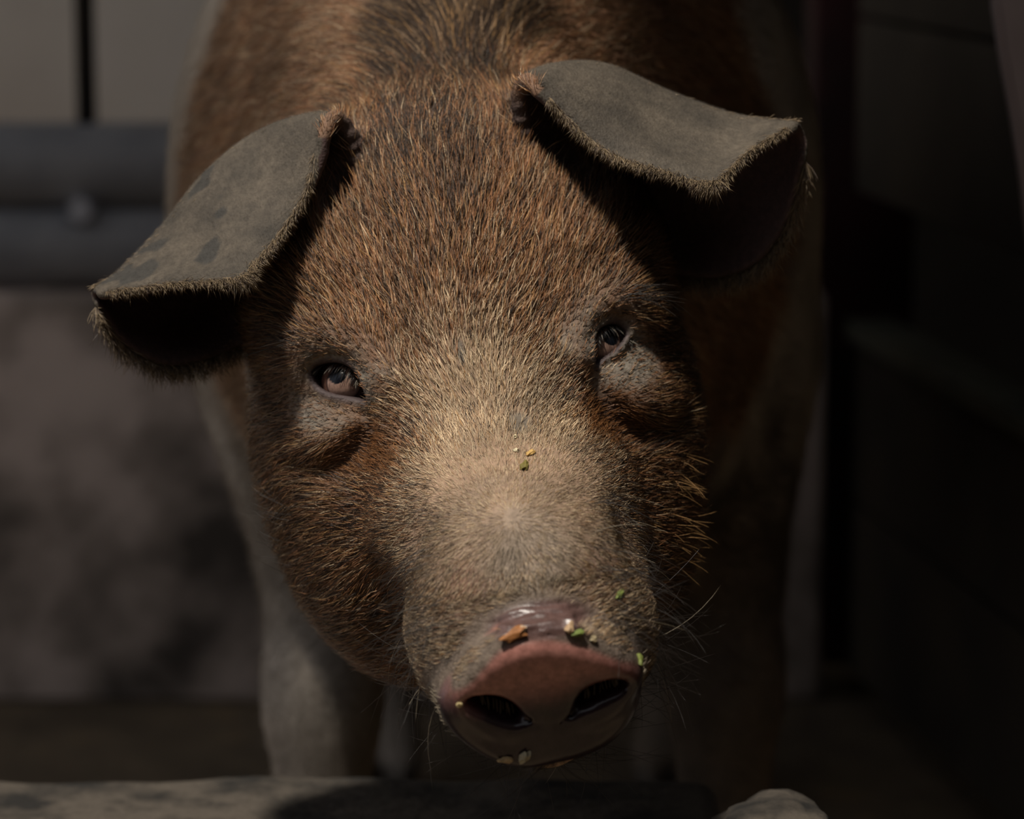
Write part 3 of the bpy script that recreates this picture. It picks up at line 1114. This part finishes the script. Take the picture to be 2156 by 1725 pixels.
def hair_mesh(name, roots, nrm, tan, L, lift0, lift1, rad, col0, col1, segs=2, curl=0.0, label=None, droop=None):
    """tapering three-sided hairs; lift = angle off the skin at root and tip (radians)"""
    n = len(roots)
    L = np.broadcast_to(L, n)
    rad = np.broadcast_to(rad, n)
    lift0, lift1 = np.broadcast_to(lift0, n), np.broadcast_to(lift1, n)
    side = unit(np.cross(nrm, tan))
    bend = rng.normal(0, 1, n) * curl
    pts = [roots - nrm * 0.0012]
    cur = roots - nrm * 0.0004
    for k in range(segs):
        f = (k + 0.5) / segs
        ang = lift0 * (1 - f) + lift1 * f
        lat = bend * f
        d = unit(tan * np.cos(ang)[:, None] + nrm * np.sin(ang)[:, None] + side * lat[:, None])
        if droop is not None:
            d = unit(d + np.array([0, 0, -1.0]) * (droop * f))
        cur = cur + d * (L / segs)[:, None]
        pts.append(cur)
    K = len(pts)
    verts = np.zeros((n, 3 * (K - 1) + 1, 3), np.float32)
    cols = np.zeros((n, 3 * (K - 1) + 1, 3), np.float32)
    ph = rng.uniform(0, 6.28, n)
    for k in range(K - 1):
        d = unit(pts[k + 1] - pts[k])
        x = unit(np.cross(d, nrm + 0.01))
        y = np.cross(d, x)
        taper = (1.0 - 0.30 * (k / (K - 1)) ** 1.5)
        for m in range(3):
            an = ph + m * 2.0944
            verts[:, 3 * k + m] = pts[k] + (x * np.cos(an)[:, None] + y * np.sin(an)[:, None]) * (rad * taper)[:, None]
            cols[:, 3 * k + m] = col0 + (col1 - col0) * (k / (K - 1))
    verts[:, -1] = pts[-1]
    cols[:, -1] = col1
    fl = []
    for k in range(K - 2):
        for m in range(3):
            p0, p1 = 3 * k + m, 3 * k + (m + 1) % 3
            q0, q1 = p0 + 3, p1 + 3
            fl += [(p0, p1, q1), (p0, q1, q0)]
    for m in range(3):
        fl.append((3 * (K - 2) + m, 3 * (K - 2) + (m + 1) % 3, 3 * (K - 1)))
    fl = np.array(fl, np.int32)
    faces = (np.arange(n, dtype=np.int32)[:, None, None] * (3 * (K - 1) + 1) + fl[None]).reshape(-1, 3)
    o = mesh_np(name, verts.reshape(-1, 3), faces, hair_mat, cols=np.clip(cols.reshape(-1, 3), 0.002, 1))
    parent_keep(o)
    o['kind'] = 'stuff'
    if label:
        o['label'] = label
    return o


# roots spread over the skin
fa = 0.5 * np.linalg.norm(np.cross(V[F[:, 2]] - V[F[:, 0]], V[F[:, 3]] - V[F[:, 1]]), axis=1)


def scatter(dens_v):
    """dens_v: hairs per mm2 at each vertex -> face ids + barycentrics"""
    w = fa * 1e6 * dens_v[F].mean(1)
    n = int(w.sum())
    cum = np.cumsum(w)
    f = np.searchsorted(cum, (np.arange(n) + rng.uniform(0, 1, n)) / n * cum[-1])
    f = np.clip(f, 0, len(F) - 1)
    a, b = rng.uniform(0, 1, n), rng.uniform(0, 1, n)
    wt = np.stack([(1 - a) * (1 - b), a * (1 - b), a * b, (1 - a) * b], 1)
    P = (V[F[f]] * wt[:, :, None]).sum(1)
    N = unit((VN[F[f]] * wt[:, :, None]).sum(1))
    def get(att):
        return (att[F[f]] * wt).sum(1)
    return P, N, f, get


WHORL = hit(1075, 1088)


def flow(P, N):
    u, v, w = to_head(P)
    r = P - WHORL
    d = unit(r)
    # muzzle: outwards and back along the sides
    sgn = np.tanh((u - 4) / 14)
    lat = unit(HU * (sgn * 0.9)[:, None] + HV * (0.12 + 0.6 * (1 - np.abs(sgn)))[:, None] - HW * 0.5)
    mz = sm(-v, 98, 118)
    d = unit(d * (1 - mz)[:, None] + lat * mz[:, None])
    # just above the disc the hairs stand up the face
    # forehead: up the face
    fh = sm(v, -20, 60) * (1 - sm(np.abs(u), 50, 95))
    d = unit(d * (1 - 0.5 * fh)[:, None] + (HV * 0.9 + HU * 0.0) * (0.5 * fh)[:, None])
    # cheeks sweep back and a little down
    ck = sm(np.abs(u), 60, 95) * (1 - sm(v, 10, 60))
    d = unit(d * (1 - 0.6 * ck)[:, None] + unit(HU * (sgn * 0.7)[:, None] - HV * 0.35 - HW * 0.7) * (0.6 * ck)[:, None])
    # neck and body
    bx = P[:, 0] - BX
    bd = unit(np.stack([bx * 4.5, 0.75 + 0 * bx, -0.25 - 2.2 * np.abs(bx)], 1))
    hb = sm(P[:, 1] + 0.3 * (P[:, 2] - 0.6), 1.64, 1.76)
    d = unit(d * (1 - hb)[:, None] + bd * hb[:, None])
    d = d + (0.21 * (1 - 0.65 * mz))[:, None] * np.stack([fbm(P, 45, k, 2) for k in (1, 3, 5)], 1)
    t = d - N * (d * N).sum(1, keepdims=True)
    return unit(t)


bare = np.clip((1 - sm(Z.d2, 0.002, 0.006)) * (Z.dn > -0.03) * 1.2 + Z.fold + Z.lid * 1.2 + Z.ear + 0.9 * Z.concha, 0, 1)
hz = Z.head * (1 - bare)
RUST, DARK, TAN, BLOND, GOLD = (np.array(c) for c in ((0.25, 0.115, 0.052), (0.038, 0.025, 0.018), (0.39, 0.26, 0.155), (0.60, 0.46, 0.30), (0.36, 0.205, 0.085)))


def pick(weights, colours):
    """random colour per hair from weighted kinds"""
    W = np.stack(weights, 1)
    W = W / W.sum(1, keepdims=True)
    r = rng.uniform(0, 1, len(W))
    k = (r[:, None] > np.cumsum(W, 1)).sum(1).clip(0, len(colours) - 1)
    return np.array(colours)[k]


def rootw(P):
    r = 0
    for (G, N, S, T) in ear_samples:
        for q in (G[4, 118], G[8, 130], G[4, 150], G[12, 150]):
            r = np.maximum(r, np.exp(-((P - q) ** 2).sum(1) / 0.016 ** 2))
    return r


# --- face
faces_away = sm(VN @ FWD, 0.05, 0.4)          # throat and the back of the skull: thin
dens = hz * (1 - 0.85 * faces_away) * (0.70 + 0.62 * Z.muz) * (1 - 0.85 * rootw(V)) * (1 - 0.55 * Z.eye) * (1 - 0.8 * smear) * sm(V[:, 1], 0, 0.1)
P, N, f, get = scatter(dens * HAIR_DENSITY)
zb, zm, ze = get(Z.bridge), get(Z.muz), get(Z.eye)
u, v, w = to_head(P)
t = flow(P, N)
jit = rng.normal(0, 0.16, len(P)) * (1 - 0.4 * zm)
sd = np.cross(N, t)
t = unit(t + sd * jit[:, None])
up_ = sm(v, 0, 70)
Lh = (12.5 + 5 * up_ + 3.5 * sm(np.abs(u), 60, 90)) * (1 - 0.36 * zm) * (1 - 0.6 * ze) * (1 - 0.75 * rootw(P)) * (1 - 0.18 * zb)
Lh = Lh * rng.uniform(0.65, 1.25, len(P)) / 1000
ck = sm(np.abs(u), 52, 92) * (1 - zm)
zma = get(Z.mane)
kinds = (0.55 * (1 - zb) * (1 - 0.8 * zm) + 0.15 * ck, 0.42 * (1 - zb * 0.7) - 0.02 * zm + 1.7 * zma, 0.20 + 0.3 * zb + 0.2 * zm, 0.65 * zb + 0.5 * zm + 0.03, 0.10 + 0.22 * ck)
hc = pick(kinds, (RUST, DARK, TAN, BLOND, GOLD)) * (1 + rng.uniform(-0.4, 0.35, len(P)) * (1 - 0.5 * zm))[:, None]
hc = hc * ((1 + 0.22 * fbm(P, 70, 2)) * (1 - 0.38 * ck))[:, None]
under_eye = np.zeros(len(P))
for c in eu:
    under_eye = np.maximum(under_eye, (1 - sm(np.hypot((u - c[0] * 0.86) / 20, (v - c[1] + 36) / 18), 0.5, 1.1)))
hc = lerp(hc, (0.17, 0.065, 0.018), under_eye * 0.8)  # crease shade and rusty tear staining put into the hair colour
hc = lerp(hc, (0.20, 0.165, 0.125), 0.75 * get(mud) * np.clip(0.6 + 0.8 * fbm(P, 160, 1), 0, 1))
hc = lerp(hc, (0.05, 0.035, 0.025), sm(-v, 150, 165) * (1 - sm(w, 120, 135)) + 0.0)
hair_mesh('face_hair', P, N, t, Lh, 0.42 - 0.20 * zm + 0.1 * rng.normal(size=len(P)), 0.08 - 0.06 * zm + 0.1 * rng.normal(size=len(P)) + 0.15 * up_, (0.00019 - 0.00007 * zm) * rng.uniform(0.7, 1.2, len(P)), hc * 0.6, hc * 1.1, 2, 0.25,
          'short rust, brown and blond bristles on the face')
print('face hair', len(P), round(time.time() - T0, 1))

# --- neck and body
front = 1 - sm(V[:, 1], 2.12, 2.3)
dens = (1 - Z.head) * (1 - Z.ear) * (1 - Z.concha) * (0.016 + 0.30 * front * sm(V[:, 2], 0.25, 0.45) * (1 - 0.85 * faces_away)) * (1 - Z.hoof) * (1 + 0.9 * Z.mane)
P, N, f, get = scatter(dens * HAIR_DENSITY)
zma, zw = get(Z.mane), get(Z.white)
t = flow(P, N)
sd = np.cross(N, t)
t = unit(t + sd * rng.normal(0, 0.22, len(P))[:, None])
hc = pick((0.55 * (1 - zma), 0.18 + 1.3 * zma, 0.3 * (1 - 0.6 * zma), 0.1 * (1 - zma), 0.12 + 0 * zma), (RUST, DARK, TAN, BLOND, GOLD)) * rng.uniform(0.6, 1.3, len(P))[:, None]
hc = hc * (1.25 + 0.4 * fbm(P, 40, 2))[:, None]
hc = lerp(hc, (0.66, 0.60, 0.53), zw)
hc = lerp(hc, (0.12, 0.09, 0.062), get(shade_mud) * zw)  # same painted shade and mud on the white hair
Lb = (17 + 9 * zma) * (1 - 0.7 * rootw(P)) * rng.uniform(0.6, 1.25, len(P)) / 1000
hair_mesh('body_hair', P, N, t, Lb, 0.40, 0.10 + 0.1 * rng.normal(size=len(P)), 0.00028 * rng.uniform(0.7, 1.2, len(P)) * (1 + 0.4 * (P[:, 1] > 2.2)), hc * 0.65, hc * 1.05, 1, 0.3,
          'coarse rust-brown coat with a dark crest and white shoulder hair')
print('body hair', len(P), round(time.time() - T0, 1))

# --- ears: short grey nap on the outside, sparse dark hairs inside
dens = Z.ear * (1.3 * Z.ear_out + 0.18 * (1 - Z.ear_out))
P, N, f, get = scatter(dens * HAIR_DENSITY)
fi = F[f, 0]
eo_ = Z.ear_out[fi]
t = Z.edir[fi] + 0.0
t = unit(t - N * (t * N).sum(1, keepdims=True))
t = unit(t + np.cross(N, t) * rng.normal(0, 0.16, len(P))[:, None])
hc = pick((0.5 * eo_, 0.25 + 0.5 * (1 - eo_), 0.25 * eo_), ((0.060, 0.049, 0.036), (0.022, 0.017, 0.013), (0.105, 0.084, 0.058))) * rng.uniform(0.6, 1.3, len(P))[:, None]
hair_mesh('ear_hair', P, N, t, rng.uniform(2.5, 5.5, len(P)) / 1000, 0.35, 0.05, 0.00008, hc * 0.8, hc, 1, 0.3, 'fine short grey nap on the ears')
# fringe along the margins
fr, fnn, ft, fl_, fc = [], [], [], [], []
for gi, (G, N, S, T) in enumerate(ear_samples):
    N = N * EAR_SIGN[gi]
    for edge, count, ln in (('flap', 3200, (5, 11)), ('cup', 1700, (7, 17)), ('fold', 900, (3, 6))):
        for _ in range(count):
            s_ = rng.uniform(0.06, 0.99) if edge != 'cup' else rng.uniform(0.25, 1.0)
            i = int(s_ * 149)
            if edge == 'flap':
                j = 189 - int(abs(rng.normal(0, 2.5)))
                d = unit(G[i, 189] - G[i, 176])
                nn_ = N[i, j]
                d = unit(d + np.array([0, 0, -0.35]))
                tipness = math.exp(-((s_ - 0.67) / 0.06) ** 2)
                l = rng.uniform(*ln) * (1 + 0.7 * tipness)
            elif edge == 'cup':
                j = int(abs(rng.normal(0, 2.5)))
                d = unit(G[i, 0] - G[i, 14])
                nn_ = N[i, j]
                d = unit(d + nn_ * 0.5 + np.array([0, 0.2, -0.25]))
                l = rng.uniform(*ln)
            else:
                j = 126 + int(rng.normal(0, 4))
                d = unit(G[min(i + 4, 149), j] - G[max(i - 4, 0), j])
                nn_ = N[i, j]
                l = rng.uniform(*ln)
            p = G[i, j] + nn_ * 0.0022
            tq = d - nn_ * (d @ nn_)
            fr.append(p)
            fnn.append(nn_)
            ft.append(unit(tq + 0.2 * rng.normal(size=3)))
            fl_.append(l / 1000)
            fc.append(np.array([0.26, 0.19, 0.115]) * rng.uniform(0.45, 1.15) if rng.uniform() > 0.25 else np.array([0.08, 0.055, 0.04]))
fc = np.array(fc)
hair_mesh('ear_fringe', np.array(fr), np.array(fnn), np.array(ft), np.array(fl_), 0.35 + 0.2 * rng.normal(size=len(fr)), -0.25 + 0.3 * rng.normal(size=len(fr)), 0.00014, fc * 0.8, fc, 3, 0.5, 'soft tan fringe along the ear margins', 0.25)
print('ear hair', round(time.time() - T0, 1))

# --- eyelashes
rt, nn, tn, ln, cl = [], [], [], [], []
for k, (cen, n, a, b_, e, dense, p) in enumerate(eyes):
    lid = e['lid'][:-1]
    up_idx = [i for i in range(len(dense)) if dense[i][1] > 0.0025]
    order = sorted(up_idx, key=lambda i: dense[i][0])
    for q in range(90):
        f_ = rng.uniform(0, 1)
        i = order[min(int(f_ * len(order)), len(order) - 1)]
        outer = -1 if k == 0 else 1
        x = dense[i][0]
        rt.append(lid[i] + n * 0.0022 + a * rng.normal(0, 0.0006) - b_ * 0.001)
        nn.append(n)
        tn.append(unit(-b_ * 0.8 + a * (outer * 0.45 + x * 22) + 0.12 * rng.normal(size=3)))
        ln.append(rng.uniform(6, 11) / 1000)
        cl.append(np.array([0.012, 0.010, 0.010]) if rng.uniform() > 0.3 else np.array([0.16, 0.14, 0.11]))
cl = np.array(cl)
hair_mesh('eyelashes', np.array(rt), np.array(nn), np.array(tn), np.array(ln), 1.1, -0.15, 0.00016, cl, cl * 1.3, 5, 0.1, 'dark curved upper eyelashes with dusty tips')

# --- whiskers and long bristles
rt, nn, tn, ln, cl, rd = [], [], [], [], [], []


def add_hair(P, N, d, l, c, r=0.00011):
    t_ = d - N * (d @ N)
    rt.append(P)
    nn.append(N)
    tn.append(unit(t_))
    ln.append(l)
    cl.append(c)
    rd.append(r)


BLK, PALE = np.array([0.016, 0.012, 0.010]), np.array([0.34, 0.28, 0.20])
mzv = np.nonzero((Z.muz > 0.5) & (bare < 0.5) & ((np.abs(Z.u) > 30) | (Z.v < -150)) & (Z.w > 70))[0]
for i in rng.choice(mzv, 640):
    out = HU * np.sign(Z.u[i]) * 0.6 - HV * 0.45 - HW * 0.25
    add_hair(V[i], VN[i], out + 0.35 * rng.normal(size=3), rng.uniform(12, 46) / 1000 * (1.15 if Z.v[i] < -120 else 0.8), BLK if rng.uniform() > 0.04 else PALE * 0.6)
# short stubble round the disc rim
rimv = np.nonzero((np.abs(Z.d2) < 0.0022) & (Z.dn < -0.001) & (Z.dn > -0.014) & (Z.db < 0.006))[0]
for i in rng.choice(rimv, 260):
    o_ = unit(V[i] - DC)
    add_hair(V[i], VN[i], o_ - dn * 0.5 + 0.2 * rng.normal(size=3), rng.uniform(3, 6) / 1000, PALE * rng.uniform(0.4, 1.0), 0.00011)
whisk_a = len(rt)
# brows, cheeks
for px_, py_, cnt, d_, l0, l1, c_ in (((1295, 1368), (598, 632), 40, RIGHT * 1.0 - UP * 0.05, 16, 34, BLK), ((600, 665), (690, 735), 36, -RIGHT * 1.0 - UP * 0.08, 14, 32, BLK),
                                      ((600, 640), (1060, 1240), 34, -RIGHT * 1.0 + UP * 0.1, 14, 32, BLK), ((1400, 1445), (950, 1180), 50, RIGHT * 1.0 - UP * 0.2, 14, 26, GOLD * 0.8),
                                      ((850, 1000), (1150, 1330), 26, -RIGHT * 1.0 - UP * 0.3, 18, 34, BLK)):
    for _ in range(cnt):
        x, y = rng.uniform(*px_), rng.uniform(*py_)
        p = hit(x, y)
        if p is None:
            continue
        add_hair(p, grad(p), d_ + 0.16 * rng.normal(size=3), rng.uniform(l0, l1) / 1000, c_ * rng.uniform(0.7, 1.4))
# nostril hairs
for (x0, y0, x1, y1) in ((1000, 1462, 1080, 1486), (1222, 1456, 1300, 1425)):
    for _ in range(16):
        t_ = rng.uniform(0, 1)
        p = on_disc(x0 + (x1 - x0) * t_, y0 + (y1 - y0) * t_, 0.004)[0]
        add_hair(p, dn, -db + 0.15 * rng.normal(size=3), rng.uniform(4, 7) / 1000, PALE * 0.9, 0.0001)
cl = np.array(cl)
rd = np.array(rd)
hair_mesh('whiskers', np.array(rt), np.array(nn), np.array(tn), np.array(ln), 0.75 + 0.15 * rng.normal(size=len(rt)), 0.30 + 0.2 * rng.normal(size=len(rt)), rd, cl, cl * 1.2, 6, 0.25,
          'long dark whiskers and bristles on muzzle, brows and cheeks', 0.12)
print('whiskers', round(time.time() - T0, 1))


# ------------------------------------------------------------------ crumbs of feed stuck to the pig
def crumb(px, py, size, colr, label, stretch=1.0, ang=0.0):
    p = hit(px, py)
    if p is None:
        print('no skin at', px, py)
        return
    n = grad(p)
    bm = bmesh.new()
    bmesh.ops.create_icosphere(bm, subdivisions=2, radius=1)
    s1, s2 = rng.uniform(0, 6, 2)
    ax = unit(np.cross(n, UP))
    ay = np.cross(n, ax)
    ex = ax * math.cos(ang) + ay * math.sin(ang)
    ey = np.cross(n, ex)
    for v in bm.verts:
        q = np.array(v.co)
        k = 0.85 * (1 + 0.25 * math.sin(4 * q[0] + s1) + 0.2 * math.sin(6 * q[1] - 4 * q[2] + s2) + rng.normal(0, 0.09))
        w = (ex * q[0] * stretch + ey * q[1] * 0.75 + n * q[2] * 0.55) * size * k
        v.co = Vector(w)
    m = mottled('crumb', [(0.3, tuple(c * 0.6 for c in colr)), (0.7, colr)], 700, 0.6, 0.3, 0.0005)
    o = bm_obj('feed_crumb', bm, m, None, False, Vector(p + n * size * 0.3))
    tag(o, label, 'crumb', 'crumbs of feed stuck to the pig')


crumb(1083, 1336, 0.0042, (0.30, 0.12, 0.035), 'orange feed crumb at the left end of the fold above the snout', 1.5, 0.5)
crumb(1098, 1325, 0.0024, (0.50, 0.36, 0.24), 'tiny pale crumb touching the orange crumb above the snout')
crumb(1199, 1322, 0.0030, (0.45, 0.30, 0.17), 'beige feed crumb at the right end of the fold above the snout', 1.1, 1.2)
crumb(1216, 1333, 0.0023, (0.16, 0.21, 0.045), 'green feed crumb right beside the beige crumb above the snout', 1.5, 0.3)
crumb(1248, 1347, 0.0024, (0.42, 0.34, 0.20), 'straw coloured crumb on the right shoulder of the snout rim')
crumb(1345, 1391, 0.0026, (0.17, 0.20, 0.045), 'green crumb at the right corner of the snout', 1.4, 0.8)
crumb(1303, 1252, 0.0022, (0.20, 0.25, 0.06), 'thin green shred on the right side of the muzzle', 2.2, 0.6)
crumb(1085, 921, 0.0017, (0.62, 0.52, 0.33), 'upper pale crumb on the bridge of the nose between the eyes')
crumb(1086, 950, 0.0019, (0.60, 0.52, 0.34), 'lower pale crumb on the bridge of the nose between the eyes')
crumb(1117, 956, 0.0023, (0.55, 0.34, 0.11), 'yellow-orange crumb on the bridge of the nose', 1.3, 0.7)
crumb(1104, 983, 0.0030, (0.16, 0.13, 0.03), 'dark olive seed husk on the bridge of the nose', 1.5, 1.3)
crumb(1104, 1592, 0.0034, (0.34, 0.31, 0.22), 'pale chaff flake stuck to the underside of the snout', 1.6, 1.0)
crumb(1066, 1598, 0.0028, (0.34, 0.24, 0.12), 'tan chaff crumb at the lip below the snout', 1.4, 0.2)
crumb(968, 1483, 0.0019, (0.42, 0.33, 0.16), 'tiny straw coloured crumb beside the left nostril', 1.4, 0.3)
crumb(816, 208, 0.0038, (0.26, 0.22, 0.18), 'grey flake of dried mud on the dark crest between the ears', 1.2, 1.0)
print('done', round(time.time() - T0, 1))
